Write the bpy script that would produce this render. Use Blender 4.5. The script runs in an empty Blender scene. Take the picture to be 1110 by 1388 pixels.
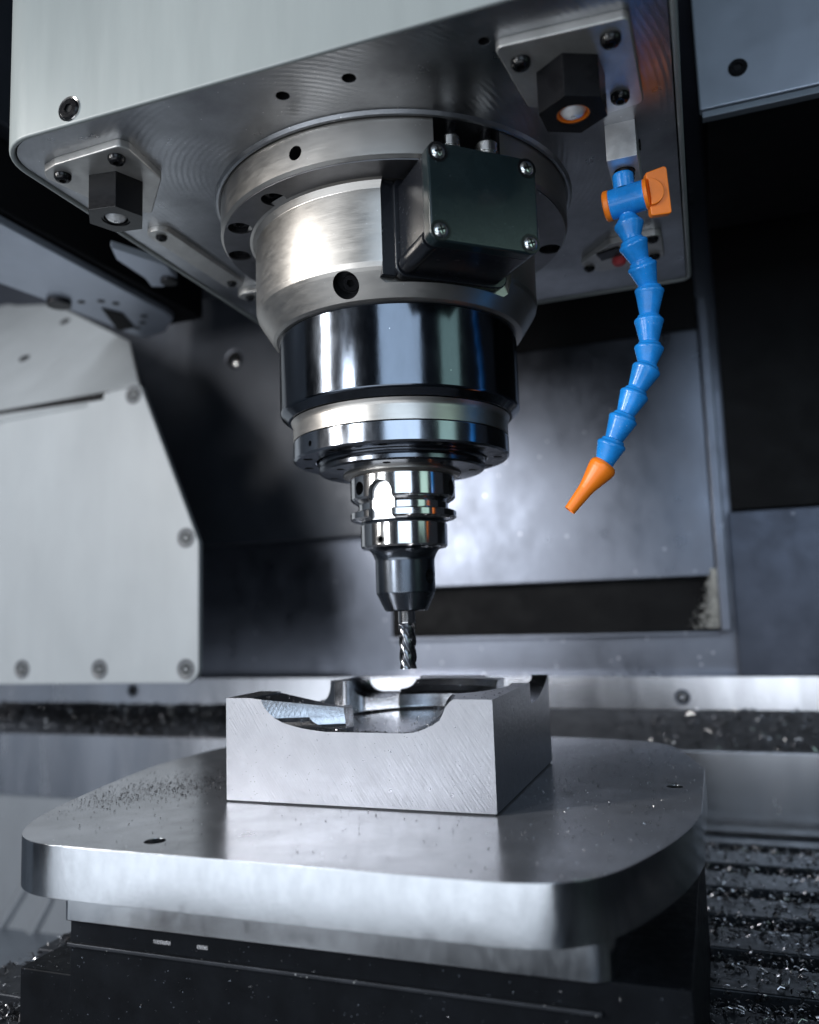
import bpy, bmesh, math, random
from mathutils import Vector, Matrix
random.seed(7)
S = 0.001                      # everything below is written in millimetres
ZO = 400.0                     # camera height above world zero (mm); z = 0 in the text below is the camera's height

# ------------------------------------------------------------------ camera
sc = bpy.context.scene
CO = Vector((174.1135, -468.7051, 0.0))
CR = Vector((0.9381224, 0.3447689, -0.0325696))
CU = Vector((0.0705705, -0.0982495, 0.9926565))
CW = Vector((-0.3390371, 0.9335317, 0.1165006))
FP = 1125.357
cd = bpy.data.cameras.new('camera')
cam = bpy.data.objects.new('camera', cd)
sc.collection.objects.link(cam)
cd.sensor_fit = 'VERTICAL'
cd.sensor_height = 36.0
cd.lens = FP / 1388 * 36.0
cd.clip_start = 0.01
cd.clip_end = 50
m = Matrix((CR, CU, -CW)).transposed().to_4x4()
m.translation = Vector((CO.x, CO.y, CO.z + ZO)) * S
cam.matrix_world = m
cd.dof.use_dof = True
cd.dof.focus_distance = 0.450
cd.dof.aperture_fstop = 29.2 / 6.0
cd.dof.aperture_blades = 0
sc.camera = cam

# ------------------------------------------------------------------ world, lamps, exposure
wd = bpy.data.worlds.new('World')
sc.world = wd
wd.use_nodes = True
bgn = wd.node_tree.nodes['Background']
bgn.inputs[0].default_value = (0.52, 0.62, 0.80, 1)
bgn.inputs[1].default_value = 0.022
sc.view_settings.view_transform = 'Standard'
sc.view_settings.look = 'None'
sc.view_settings.exposure = 0.6
sc.view_settings.gamma = 1.0
sc.view_settings.use_curve_mapping = False
sc.cycles.use_denoising = True
sc.cycles.sample_clamp_indirect = 8
sc.cycles.max_bounces = 8

def lamp(name, loc, target, sx, sy, watts, col):
    l = bpy.data.lights.new(name, 'AREA')
    l.shape = 'RECTANGLE'
    l.size = sx * S
    l.size_y = sy * S
    l.energy = watts
    l.color = col
    o = bpy.data.objects.new(name, l)
    sc.collection.objects.link(o)
    p = Vector((loc[0], loc[1], loc[2] + ZO)) * S
    t = Vector((target[0], target[1], target[2] + ZO)) * S
    o.location = p
    o.rotation_euler = (t - p).to_track_quat('-Z', 'Y').to_euler()
    return o
lamp('key_lamp', (-760, -680, 400), (0, -20, 40), 100, 480, 6.2, (1.0, 0.98, 0.95))
lamp('front_lamp', (-590, -1250, 300), (-40, 0, 70), 250, 430, 5.2, (0.90, 0.95, 1.0))
lamp('door_lamp', (-160, -1150, -280), (0, 0, -100), 1900, 440, 3.4, (0.85, 0.92, 1.0))
lamp('window_lamp', (480, -1190, 430), (20, 0, 120), 820, 640, 3.3, (0.66, 0.82, 1.0))
lamp('side_lamp', (1000, -420, 390), (60, -60, 190), 330, 460, 0.33, (0.66, 1.0, 0.90))
lamp('machine_lamp', (-560, 60, 760), (-420, 260, 0), 120, 500, 1.3, (0.92, 0.96, 1.0))

# ------------------------------------------------------------------ pixel helpers (photograph pixels to millimetres)
def ray(px):
    return CW + CR * ((px[0] - 555) / FP) + CU * ((694 - px[1]) / FP)
def onz(px, z):
    d = ray(px); return CO + d * ((z - CO.z) / d.z)
def ony(px, y):
    d = ray(px); return CO + d * ((y - CO.y) / d.y)
def onview(px, P):
    d = ray(px); return CO + d * (((Vector(P) - CO).dot(CW)) / d.dot(CW))
def oncyl(px, R):
    d = ray(px)
    A = d.x ** 2 + d.y ** 2; B = d.x * CO.x + d.y * CO.y; C = CO.x ** 2 + CO.y ** 2 - R * R
    return CO + d * ((-B - math.sqrt(B * B - A * C)) / A)

# ------------------------------------------------------------------ materials
def mat(name, col, metallic=0.0, rough=0.4, var=0.15, rvar=0.12, nscale=60, stretch=(1, 1, 1),
        bump=0.0, bscale=400, bstretch=None, specks=0.0, speckcol=(0.8, 0.8, 0.8), speckscale=500,
        dark=None, darkscale=25, darkcol=(0.02, 0.02, 0.02), coat=0.0, rings=None, brot=0.0, aniso=0.0, spec=0.5, emit=0):
    M = bpy.data.materials.new(name)
    M.use_nodes = True
    nt = M.node_tree
    N, L = nt.nodes, nt.links
    b = N['Principled BSDF']
    tc = N.new('ShaderNodeTexCoord')
    def mp(sv):
        x = N.new('ShaderNodeMapping'); x.inputs['Scale'].default_value = sv
        L.new(tc.outputs['Object'], x.inputs[0]); return x.outputs[0]
    def noise(vec, scale, detail=5, rough_=0.6):
        n = N.new('ShaderNodeTexNoise')
        n.inputs['Scale'].default_value = scale; n.inputs['Detail'].default_value = detail
        n.inputs['Roughness'].default_value = rough_
        L.new(vec, n.inputs['Vector']); return n.outputs['Fac']
    def rng(fac, a, b_, lo, hi):
        r = N.new('ShaderNodeMapRange'); r.inputs[1].default_value = a; r.inputs[2].default_value = b_
        r.inputs[3].default_value = lo; r.inputs[4].default_value = hi
        L.new(fac, r.inputs[0]); return r.outputs[0]
    def mix(fac, c1, c2):
        x = N.new('ShaderNodeMix'); x.data_type = 'RGBA'
        L.new(fac, x.inputs[0])
        for i, c in ((6, c1), (7, c2)):
            if isinstance(c, tuple): x.inputs[i].default_value = (*c, 1)
            else: L.new(c, x.inputs[i])
        return x.outputs[2]
    v = mp(stretch)
    n1 = noise(v, nscale)
    lo = tuple(c * (1 - var) for c in col); hi = tuple(min(1, c * (1 + var)) for c in col)
    cur = mix(rng(n1, 0.3, 0.7, 0, 1), lo, hi)
    n2 = noise(v, nscale * 2.7)
    rcur = rng(n2, 0.25, 0.75, max(0.03, rough - rvar), min(1, rough + rvar))
    if dark is not None:
        n3 = noise(mp((1, 1, 1)), darkscale, 8, 0.7)
        cur = mix(rng(n3, dark, dark + 0.12, 0, 0.75), cur, darkcol)
    if specks > 0:
        n4 = N.new('ShaderNodeTexVoronoi'); n4.inputs['Scale'].default_value = speckscale
        L.new(tc.outputs['Object'], n4.inputs['Vector'])
        n5 = noise(mp((1, 1, 1)), speckscale * 0.21, 2)
        a = rng(n4.outputs['Distance'], specks * 0.8, specks, 1, 0)
        bb = rng(n5, 0.5, 0.56, 0, 1)
        mm = N.new('ShaderNodeMath'); mm.operation = 'MULTIPLY'
        L.new(a, mm.inputs[0]); L.new(bb, mm.inputs[1])
        cur = mix(mm.outputs[0], cur, speckcol)
    L.new(cur, b.inputs['Base Color'])
    L.new(rcur, b.inputs['Roughness'])
    b.inputs['Metallic'].default_value = metallic
    b.inputs['Specular IOR Level'].default_value = spec
    if coat: b.inputs['Coat Weight'].default_value = coat; b.inputs['Coat Roughness'].default_value = 0.08
    if aniso: b.inputs['Anisotropic'].default_value = aniso
    if emit:
        b.inputs['Emission Color'].default_value = (1, 0.98, 0.95, 1); b.inputs['Emission Strength'].default_value = emit
    hgt = None
    if bump:
        vb_ = mp(bstretch or stretch)
        if brot:
            rt = N.new('ShaderNodeMapping'); rt.inputs['Rotation'].default_value = (0, brot, 0)
            L.new(tc.outputs['Object'], rt.inputs[0])
            for l_ in list(vb_.node.inputs[0].links): L.remove(l_)
            L.new(rt.outputs[0], vb_.node.inputs[0])
        hgt = noise(vb_, bscale, 6, 0.65)
    if rings:
        (cx, cy, cz), rs, amt = rings
        x = N.new('ShaderNodeMapping'); x.inputs['Location'].default_value = (-cx * S, -cy * S, -cz * S)
        L.new(tc.outputs['Object'], x.inputs[0])
        ln = N.new('ShaderNodeVectorMath'); ln.operation = 'LENGTH'; L.new(x.outputs[0], ln.inputs[0])
        wv = N.new('ShaderNodeMath'); wv.operation = 'MULTIPLY'; L.new(ln.outputs['Value'], wv.inputs[0]); wv.inputs[1].default_value = rs
        ad = N.new('ShaderNodeMath'); ad.operation = 'MULTIPLY_ADD'
        L.new(noise(mp((1, 1, 1)), 260, 3), ad.inputs[0]); ad.inputs[1].default_value = 3.0; L.new(wv.outputs[0], ad.inputs[2])
        sn = N.new('ShaderNodeMath'); sn.operation = 'SINE'; L.new(ad.outputs[0], sn.inputs[0])
        msk = rng(noise(mp((1, 1, 1)), 14, 2), 0.42, 0.62, 0.0, amt)
        mu = N.new('ShaderNodeMath'); mu.operation = 'MULTIPLY_ADD'
        L.new(sn.outputs[0], mu.inputs[0]); L.new(msk, mu.inputs[1])
        if hgt is not None: L.new(hgt, mu.inputs[2])
        hgt = mu.outputs[0]
        bump = bump or 0.3
    if hgt is not None:
        bp = N.new('ShaderNodeBump'); bp.inputs['Strength'].default_value = bump; bp.inputs['Distance'].default_value = 0.001
        L.new(hgt, bp.inputs['Height']); L.new(bp.outputs[0], b.inputs['Normal'])
    return M

MAT = {}
MAT['cover'] = mat('cover_paint', (0.255, 0.278, 0.276), 0.0, 0.42, 0.05, 0.08, 60, stretch=(1, 1, 0.12), bump=0.05, bscale=900)
MAT['cover_edge'] = mat('cover_edge', (0.62, 0.63, 0.62), 0.6, 0.35, 0.08)
MAT['underplate'] = mat('ground_steel_underside', (0.42, 0.43, 0.45), 1.0, 0.34, 0.36, 0.10, 14, bump=0.10, bscale=500,
                        rings=((-40, -60, 0), 1900, 0.5), specks=0.10, speckscale=260, speckcol=(0.75, 0.75, 0.75))
MAT['plate_steel'] = mat('bracket_steel', (0.56, 0.55, 0.53), 0.75, 0.40, 0.12, 0.1, 70, bump=0.08, bscale=700)
MAT['warm_steel'] = mat('turned_steel', (0.49, 0.465, 0.435), 1.0, 0.36, 0.05, 0.05, 60, stretch=(0.6, 0.6, 2.5), bump=0.035, bscale=160, bstretch=(0.25, 0.25, 8), specks=0.08, speckscale=300)
MAT['flange_face'] = mat('flange_face_steel', (0.20, 0.20, 0.21), 1.0, 0.38, 0.15, 0.1, 40, bump=0.08, bscale=700)
MAT['sleeve'] = mat('black_chrome_sleeve', (0.115, 0.13, 0.155), 1.0, 0.13, 0.12, 0.05, 45, stretch=(1, 1, 0.35), bump=0.015, bscale=500, specks=0.05, speckscale=260)
MAT['black'] = mat('black_oxide', (0.006, 0.006, 0.007), 0.0, 0.22, 0.2, 0.06, 200, spec=0.3)
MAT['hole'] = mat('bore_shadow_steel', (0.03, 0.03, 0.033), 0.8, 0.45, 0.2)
MAT['socket'] = mat('screw_socket', (0.006, 0.006, 0.007), 0.0, 0.6, 0.1, spec=0.2)
MAT['chrome'] = mat('polished_steel', (0.66, 0.65, 0.65), 1.0, 0.13, 0.06, 0.05, 60, stretch=(1, 1, 0.3))
MAT['nose_ring'] = mat('nose_ring_steel', (0.30, 0.32, 0.36), 1.0, 0.16, 0.08, 0.05, 60, stretch=(1, 1, 0.3))
MAT['nose_face'] = mat('nose_face_steel', (0.14, 0.15, 0.17), 1.0, 0.2, 0.1, 0.08, 60, specks=0.06, speckscale=300)
MAT['holder_dark'] = mat('tempered_holder_steel', (0.13, 0.145, 0.17), 1.0, 0.24, 0.1, 0.05, 60, stretch=(1, 1, 0.3))
MAT['carbide'] = mat('coated_carbide', (0.20, 0.205, 0.22), 1.0, 0.2, 0.2, 0.08, 300)
MAT['box'] = mat('black_box_plastic', (0.008, 0.009, 0.012), 0.0, 0.24, 0.1, 0.05, 100, specks=0.06, speckscale=330, speckcol=(0.4, 0.45, 0.5), bump=0.03, bscale=1200)
MAT['lid'] = mat('black_lid_paint', (0.010, 0.017, 0.019), 0.0, 0.15, 0.1, 0.03, 100, specks=0.05, speckscale=330, speckcol=(0.4, 0.45, 0.5), bump=0.04, bscale=1800)
MAT['zinc'] = mat('zinc_screw', (0.72, 0.72, 0.70), 1.0, 0.25, 0.08)
MAT['blue'] = mat('blue_hose_plastic', (0.014, 0.225, 0.64), 0.0, 0.24, 0.22, 0.10, 90, bump=0.06, bscale=500, specks=0.11, speckscale=420, speckcol=(0.35, 0.5, 0.7), dark=0.66, darkscale=120, darkcol=(0.01, 0.12, 0.36))
MAT['orange'] = mat('orange_valve_plastic', (0.90, 0.21, 0.012), 0.0, 0.36, 0.05, 0.05, 120)
MAT['alu'] = mat('bright_aluminium', (0.72, 0.72, 0.73), 0.7, 0.36, 0.10, 0.1, 160, bump=0.10, bscale=500)
MAT['lens'] = mat('steel_ball_nozzle', (0.82, 0.82, 0.82), 0.35, 0.22, 0.1, 0.05, 260)
MAT['workpiece'] = mat('sawn_workpiece_steel', (0.31, 0.31, 0.33), 1.0, 0.34, 0.06, 0.08, 90, bump=0.22, bscale=130, bstretch=(7, 3, 0.5), brot=0.6,
                       rings=((-300, 0, 160), 2600, 0.03), specks=0.10, speckscale=420, speckcol=(0.06, 0.06, 0.06))
MAT['milled'] = mat('milled_workpiece_steel', (0.42, 0.43, 0.46), 1.0, 0.22, 0.1, 0.06, 80, bump=0.12, bscale=600, rings=((18, -10, 0), 3000, 0.12))
MAT["pallet_top"] = mat("pallet_top_steel", (0.38, 0.39, 0.42), 0.75, 0.22, 0.24, 0.06, 24, bump=0.012, bscale=1300, specks=0.14, speckscale=330, speckcol=(0.06, 0.06, 0.07), dark=0.66, darkscale=30, darkcol=(0.18, 0.18, 0.2))
MAT['pallet'] = mat('pallet_side_steel', (0.52, 0.54, 0.57), 1.0, 0.18, 0.07, 0.06, 40, stretch=(1, 1, 0.6), bump=0.012, bscale=900)
MAT['vise'] = mat('black_fixture_base', (0.006, 0.007, 0.009), 0.0, 0.5, 0.3, 0.1, 60, spec=0.06, bump=0.05, bscale=250, specks=0.09, speckscale=400, speckcol=(0.16, 0.18, 0.22))
MAT['table'] = mat('dark_table_iron', (0.03, 0.033, 0.04), 0.6, 0.45, 0.35, 0.1, 50, bump=0.2, bscale=250, specks=0.14, speckscale=330, speckcol=(0.5, 0.5, 0.5))
MAT['chip'] = mat('steel_chips', (0.52, 0.52, 0.54), 1.0, 0.28, 0.4, 0.1, 400)
MAT['dust'] = mat('dark_chips', (0.05, 0.05, 0.055), 0.8, 0.35, 0.4, 0.1, 400)
MAT['wall'] = mat('grey_steel_back_sheet', (0.15, 0.16, 0.19), 1.0, 0.33, 0.14, 0.08, 14, stretch=(1, 1, 0.7), bump=0.03, bscale=60, specks=0.10, speckscale=60, speckcol=(0.4, 0.4, 0.44))
MAT['wall_blue'] = mat('dark_blue_sheet', (0.06, 0.066, 0.085), 0.9, 0.36, 0.2, 0.1, 14, bump=0.03, bscale=60, specks=0.10, speckscale=60, speckcol=(0.2, 0.2, 0.23))
MAT['wall_dark'] = mat('dark_column_grey', (0.035, 0.04, 0.052), 0.3, 0.42, 0.15, 0.08, 12, bump=0.03, bscale=60)
MAT['wall_black'] = mat('black_paint_and_shade', (0.004, 0.004, 0.005), 0.0, 0.6, 0.2, 0.1, 12, spec=0.15)  # also colours the sheet that stands for shadow under the head
MAT['strip'] = mat('stainless_way_strip', (0.78, 0.78, 0.82), 1.0, 0.24, 0.12, 0.06, 12, stretch=(1, 1, 0.2), aniso=0.5)
MAT['panel'] = mat('light_painted_panel', (0.31, 0.332, 0.352), 0.0, 0.42, 0.08, 0.10, 14, stretch=(1, 1, 0.4), dark=0.72, darkscale=20, darkcol=(0.27, 0.28, 0.29), bump=0.02, bscale=200)
MAT['panel2'] = mat('silver_side_cover', (0.42, 0.46, 0.54), 0.7, 0.38, 0.08, 0.06, 12)
MAT['grey'] = mat('grey_sheet', (0.19, 0.215, 0.25), 0.4, 0.38, 0.12, 0.08, 12)
MAT['apron'] = mat('pale_apron_sheet', (0.30, 0.32, 0.35), 0.3, 0.4, 0.12, 0.08, 10, stretch=(1, 1, 0.3))
MAT['rim'] = mat('grey_bolt_rim', (0.07, 0.075, 0.085), 0.0, 0.5, 0.1)
MAT['ledge'] = mat('dull_ledge_steel', (0.30, 0.31, 0.34), 0.9, 0.42, 0.25, 0.1, 30)
MAT['residue'] = mat('dried_coolant', (0.72, 0.71, 0.68), 0.0, 0.6, 0.2, 0.1, 90)
MAT['red'] = mat('red_sticker', (0.55, 0.06, 0.07), 0.0, 0.5, 0.1)

# ------------------------------------------------------------------ mesh helpers
class MB:
    def __init__(s): s.v = []; s.f = []
    def add(s, vs, fs):
        n = len(s.v); s.v += [Vector(v) for v in vs]; s.f += [tuple(i + n for i in f) for f in fs]; return s
    def frame(s, O, X, Y, Z, fn):        # run fn on a fresh MB in local axes and add it transformed
        t = MB(); fn(t); O, X, Y, Z = Vector(O), Vector(X), Vector(Y), Vector(Z)
        return s.add([O + X * p.x + Y * p.y + Z * p.z for p in t.v], t.f)
    def box(s, a, b):
        x0, y0, z0 = a; x1, y1, z1 = b
        return s.add([(x0, y0, z0), (x1, y0, z0), (x1, y1, z0), (x0, y1, z0), (x0, y0, z1), (x1, y0, z1), (x1, y1, z1), (x0, y1, z1)],
                     [(0, 3, 2, 1), (4, 5, 6, 7), (0, 1, 5, 4), (1, 2, 6, 5), (2, 3, 7, 6), (3, 0, 4, 7)])
    def prism(s, poly, z0, z1):           # poly counter-clockwise in x, y
        n = len(poly)
        vs = [(p[0], p[1], z0) for p in poly] + [(p[0], p[1], z1) for p in poly]
        return s.add(vs, [tuple(range(n - 1, -1, -1)), tuple(range(n, 2 * n))] + [(i, (i + 1) % n, n + (i + 1) % n, n + i) for i in range(n)])
    def ring(s, outer, inner, z0, z1):
        n = len(outer)
        vs = [(*p, z0) for p in outer] + [(*p, z0) for p in inner] + [(*p, z1) for p in outer] + [(*p, z1) for p in inner]
        fs = []
        for i in range(n):
            j = (i + 1) % n
            fs += [(i, n + i, n + j, j), (2 * n + i, 2 * n + j, 3 * n + j, 3 * n + i), (i, j, 2 * n + j, 2 * n + i), (n + i, 3 * n + i, 3 * n + j, n + j)]
        return s.add(vs, fs)
    def lathe(s, prof, seg=128, closed=False):     # prof list of (r, z); revolves about local z
        pr = []
        m_ = len(prof)
        for i_ in range(m_):
            pr.append(prof[i_])
            if i_ == m_ - 1 and not closed: break
            (ra, za), (rb, zb) = prof[i_], prof[(i_ + 1) % m_]; L_ = math.hypot(rb - ra, zb - za)
            if L_ > 1.6:
                e_ = 0.22 / L_
                pr += [(ra + (rb - ra) * e_, za + (zb - za) * e_), (rb - (rb - ra) * e_, zb - (zb - za) * e_)]
        prof = pr
        k = len(prof); vs = []; fs = []; idx = []
        for r, z in prof:
            if r < 1e-6: idx.append([len(vs)] * seg); vs.append((0, 0, z))
            else:
                idx.append(list(range(len(vs), len(vs) + seg)))
                vs += [(r * math.cos(2 * math.pi * i / seg), r * math.sin(2 * math.pi * i / seg), z) for i in range(seg)]
        for a in range(k if closed else k - 1):
            A, B = idx[a], idx[(a + 1) % k]
            for i in range(seg):
                j = (i + 1) % seg
                q = [A[i], A[j], B[j], B[i]]
                q2 = []
                for x in q:
                    if x not in q2: q2.append(x)
                if len(q2) > 2: fs.append(tuple(q2))
        return s.add(vs, fs)
    def tube(s, pts, r, seg=10):
        pts = [Vector(p) for p in pts]; n = len(pts); rs = r if isinstance(r, (list, tuple)) else [r] * n
        vs = []; fs = []
        t = (pts[1] - pts[0]).normalized(); up = Vector((0, 0, 1)) if abs(t.z) < 0.9 else Vector((1, 0, 0))
        a = t.cross(up).normalized()
        for i, p in enumerate(pts):
            t = (pts[min(i + 1, n - 1)] - pts[max(i - 1, 0)]).normalized()
            a = (a - t * a.dot(t)).normalized(); b = t.cross(a)
            vs += [p + (a * math.cos(2 * math.pi * k / seg) + b * math.sin(2 * math.pi * k / seg)) * rs[i] for k in range(seg)]
        for i in range(n - 1):
            for k in range(seg):
                l = (k + 1) % seg
                fs.append((i * seg + k, i * seg + l, (i + 1) * seg + l, (i + 1) * seg + k))
        fs += [tuple(range(seg - 1, -1, -1)), tuple(range((n - 1) * seg, n * seg))]
        return s.add(vs, fs)

def axes(n):
    n = Vector(n).normalized()
    up = Vector((0, 0, 1)) if abs(n.z) < 0.9 else Vector((0, 1, 0))
    x = up.cross(n).normalized(); return x, n.cross(x), n

def round_poly(pts, rad, seg=8):
    out = []; n = len(pts)
    for i in range(n):
        p = Vector(pts[i][:2]); a = Vector(pts[i - 1][:2]); b = Vector(pts[(i + 1) % n][:2])
        r = rad[i] if isinstance(rad, (list, tuple)) else rad
        if r <= 0: out.append((p.x, p.y)); continue
        u = (a - p).normalized(); v = (b - p).normalized()
        ang = u.angle(v); t = min(r / math.tan(ang / 2), (a - p).length * 0.49, (b - p).length * 0.49)
        r2 = t * math.tan(ang / 2); c = p + (u + v).normalized() * (r2 / math.sin(ang / 2))
        s0 = p + u * t - c; s1 = p + v * t - c
        a0 = math.atan2(s0.y, s0.x); d = math.atan2(s1.y, s1.x) - a0
        while d > math.pi: d -= 2 * math.pi
        while d < -math.pi: d += 2 * math.pi
        for k in range(seg + 1):
            th = a0 + d * k / seg; out.append((c.x + r2 * math.cos(th), c.y + r2 * math.sin(th)))
    return out

def ccw(poly):
    ar = sum(poly[i - 1][0] * poly[i][1] - poly[i][0] * poly[i - 1][1] for i in range(len(poly)))
    return list(poly) if ar > 0 else list(reversed(poly))

def offset(poly, d):
    n = len(poly); out = []
    for i in range(n):
        p = Vector(poly[i]); a = (p - Vector(poly[i - 1])); b = (Vector(poly[(i + 1) % n]) - p)
        a = a.normalized() if a.length > 1e-6 else b.normalized(); b = b.normalized() if b.length > 1e-6 else a
        na = Vector((a.y, -a.x)); nb = Vector((b.y, -b.x)); nn = (na + nb).normalized()
        q = p + nn * (d / max(0.4, nn.dot(na))); out.append((q.x, q.y))
    return out

ORG = {}
def thing(name, label, cat, loc, group=None, kind=None):
    o = bpy.data.objects.new(name, None); sc.collection.objects.link(o)
    o.empty_display_size = 0.01
    o.location = Vector((loc[0], loc[1], loc[2] + ZO)) * S
    o['label'] = label; o['category'] = cat
    if group: o['group'] = group
    if kind: o['kind'] = kind
    ORG[o.name] = Vector(loc)
    return o

def meshify(name, mb, org, angle=32):
    me = bpy.data.meshes.new(name)
    me.from_pydata([tuple((v - org) * S) for v in mb.v], [], mb.f)
    bm = bmesh.new(); bm.from_mesh(me)
    bmesh.ops.remove_doubles(bm, verts=bm.verts, dist=1e-7)
    bmesh.ops.recalc_face_normals(bm, faces=bm.faces)
    bm.to_mesh(me); bm.free()
    smooth(me, angle)
    return me

def smooth(me, angle=32):
    for p in me.polygons: p.use_smooth = True
    me.set_sharp_from_angle(angle=math.radians(angle))

def part(name, mb, material, parent=None, bevel=0.0, seg=2, angle=32, cutter=None, recess=None):
    org = ORG[parent.name] if parent else Vector((0, 0, -ZO))
    me = meshify(name, mb, org, angle)
    me.materials.append(MAT[material])
    o = bpy.data.objects.new(name, me); sc.collection.objects.link(o)
    if parent: o.parent = parent; ORG[o.name] = org - Vector((0, 0, 0))
    if cutter:
        cut(o, cutter, org, recess or material, angle)
    if bevel:
        b = o.modifiers.new('bevel', 'BEVEL'); b.width = bevel * S; b.segments = seg
        b.limit_method = 'ANGLE'; b.angle_limit = math.radians(40); b.harden_normals = True
    return o

def cut(o, cutters, org, material, angle=32):
    """subtract each cutter MB from o (real recesses), result baked into the mesh"""
    tmp = []
    for cm in cutters:
        me = meshify('cutter', cm, org); me.materials.append(MAT[material])
        c = bpy.data.objects.new('cutter', me); sc.collection.objects.link(c)
        c.parent = o.parent
        md = o.modifiers.new('cut', 'BOOLEAN'); md.object = c; md.operation = 'DIFFERENCE'; md.solver = 'EXACT'
        md.material_mode = 'TRANSFER'
        tmp.append(c)
    dg = bpy.context.evaluated_depsgraph_get(); dg.update()
    me2 = bpy.data.meshes.new_from_object(o.evaluated_get(dg))
    o.modifiers.clear()
    old = o.data; o.data = me2; me2.name = o.name
    bpy.data.meshes.remove(old)
    for c in tmp:
        d = c.data; bpy.data.objects.remove(c); bpy.data.meshes.remove(d)
    smooth(me2, angle)

def sub(name, mb, material, parentpart, bevel=0.0, **k):
    """sub-part: its parent is a part (which sits at the thing's own origin)"""
    return part(name, mb, material, parentpart, bevel, **k)

def tag(o, label, cat, group=None, kind=None):
    o['label'] = label; o['category'] = cat
    if group: o['group'] = group
    if kind: o['kind'] = kind
    return o

def struct(name, mb, material, bevel=0.0, **k):
    o = part(name, mb, material, None, bevel, **k); o['kind'] = 'structure'; return o

def cylm(c, n, R, h, seg=32):
    """cylinder from c along n by h"""
    X, Y, Z = axes(n); mb = MB()
    return mb.frame(c, X, Y, Z, lambda t: t.lathe([(0, 0), (R, 0), (R, h), (0, h)], seg))

def sock_head(c, n, R, h, hexr, dome=0.0):
    """socket screw head with a real hexagon recess; c is the foot, n points out"""
    X, Y, Z = axes(n); seg = 24; mb = MB()
    def fn(t):
        vs = []; fs = []
        hexp = []
        for i in range(seg):
            a = 2 * math.pi * i / seg; k = math.cos(math.pi / 6) / math.cos((a % (math.pi / 3)) - math.pi / 6)
            hexp.append((hexr * k * math.cos(a), hexr * k * math.sin(a)))
        ch = R * 0.12
        rows = [[(R * math.cos(2 * math.pi * i / seg), R * math.sin(2 * math.pi * i / seg), z) for i in range(seg)] for z in (-0.3 * R, h - ch - dome)]
        if dome: rows.append([(R * .8 * math.cos(2 * math.pi * i / seg), R * .8 * math.sin(2 * math.pi * i / seg), h - dome * .35) for i in range(seg)])
        rows.append([((R - ch * (1 if not dome else 4)) * math.cos(2 * math.pi * i / seg), (R - ch * (1 if not dome else 4)) * math.sin(2 * math.pi * i / seg), h) for i in range(seg)])
        rows.append([(p[0], p[1], h) for p in hexp])
        rows.append([(p[0], p[1], h - min(R * 0.8, max(0.4, h - 0.25))) for p in hexp])
        for rr in rows: vs += rr
        for q in range(len(rows) - 1):
            for i in range(seg):
                j = (i + 1) % seg
                fs.append((q * seg + i, q * seg + j, (q + 1) * seg + j, (q + 1) * seg + i))
        fs.append(tuple((len(rows) - 1) * seg + i for i in range(seg)))
        fs.append(tuple(seg - 1 - i for i in range(seg)))
        t.add(vs, fs)
    return mb.frame(c, X, Y, Z, fn)

def screw(name, c, n, R, h, hexr, dome, material, parent):
    o = part(name, sock_head(c, n, R, h, hexr, dome), material, parent)
    o.data.materials.append(MAT['socket'])
    X, Y, Z = axes(n); cc = (Vector(c) - ORG[parent.name]) * S
    for p in o.data.polygons:
        v = p.center - cc
        if (v - Z * v.dot(Z)).length < hexr * 0.97 * S and v.dot(Z) > 0: p.material_index = 1
    return o
ZH = 249.0     # underside of the head

# ================================================================== THE SETTING (inside of the machine)
YW = 500
def ywall(px, y): p = ony(px, y); return p.x, p.z
# back sheet
struct('back_wall', MB().box((-1500, YW, -420), (900, YW + 12, 1500)), 'wall')
struct('side_wall', MB().box((-1000, -300, -420), (-988, YW, 1500)), 'grey')
struct('machine_floor', MB().box((-1500, -700, -420), (900, YW + 12, -400)), 'grey')
MAT['ceiling'] = MAT['wall_dark']
# black area on the right of the column
right = MB()
right.box((196, 470, 94), (900, YW - 2, 1200))
o = part('column_recess', right, 'wall_black'); tag(o, 'black recessed machine panel beside the grey column cover', 'panel')
# lower right dark sheet under the black panel
o = part('blue_sheet', MB().box((192, 476, -80), (900, YW - 2, 92)), 'wall_blue', None, 1.0)
tag(o, 'dark blue grey sheet below the black recessed panel', 'sheet panel')
# column cover: centre right sheet with folded right edge
col = thing('column_cover', 'grey steel column cover with long black slot behind the hose', 'machine cover', (0, 480, 24))
part('sheet', MB().box((-203, 472, 25), (176, YW - 1, 296)), 'wall', col, 1.5)
part('folded_edge', MB().box((176.5, 464, -34), (188, YW - 1, 330)), 'wall', col, 2.0)
part('recess', MB().box((-203, 494, -33), (176, YW - 1, 24.5)), 'wall_black', col)
part('recess_lip', MB().box((-206, 486, -38), (176, YW - 1, -33.4)), 'wall', col, 1.0)
o = part('head_shadow_panel', MB().box((-203, 476, 297), (176, YW - 1, 700)), 'wall_black'); tag(o, 'black stand-in sheet for the shadow under the head', 'panel')  # black sheet put in for the shadow under the head
# upper left dark sheet
ul = thing('dark_sheet', 'dark sheet with one round bolt hole behind the pale guard', 'machine cover', (-400, 480, 92))
part('sheet', MB().box((-900, 478, 93), (-204, YW - 1, 900)), 'wall_dark', ul, 1.5)  # darker colour than the back sheet below it
c = ony((318, 487), 478)
part('bolt_hole', cylm(c + Vector((0, 1, 0)), (0, -1, 0), 11.5, 1.6, 32), 'wall_black', ul)
rg = MB(); rg.frame(c, (1, 0, 0), (0, 0, 1), (0, -1, 0), lambda t: t.lathe([(11.6, -1), (13.4, -1), (13.0, 1.4), (11.6, 1.2)], 32, True))
part('hole_rim', rg, 'wall', ul)
screw('bolt', c + Vector((3.5, 0.2, -6)), (0, -1, 0), 5.2, 6, 2.2, 1.5, 'chrome', ul)

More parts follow.
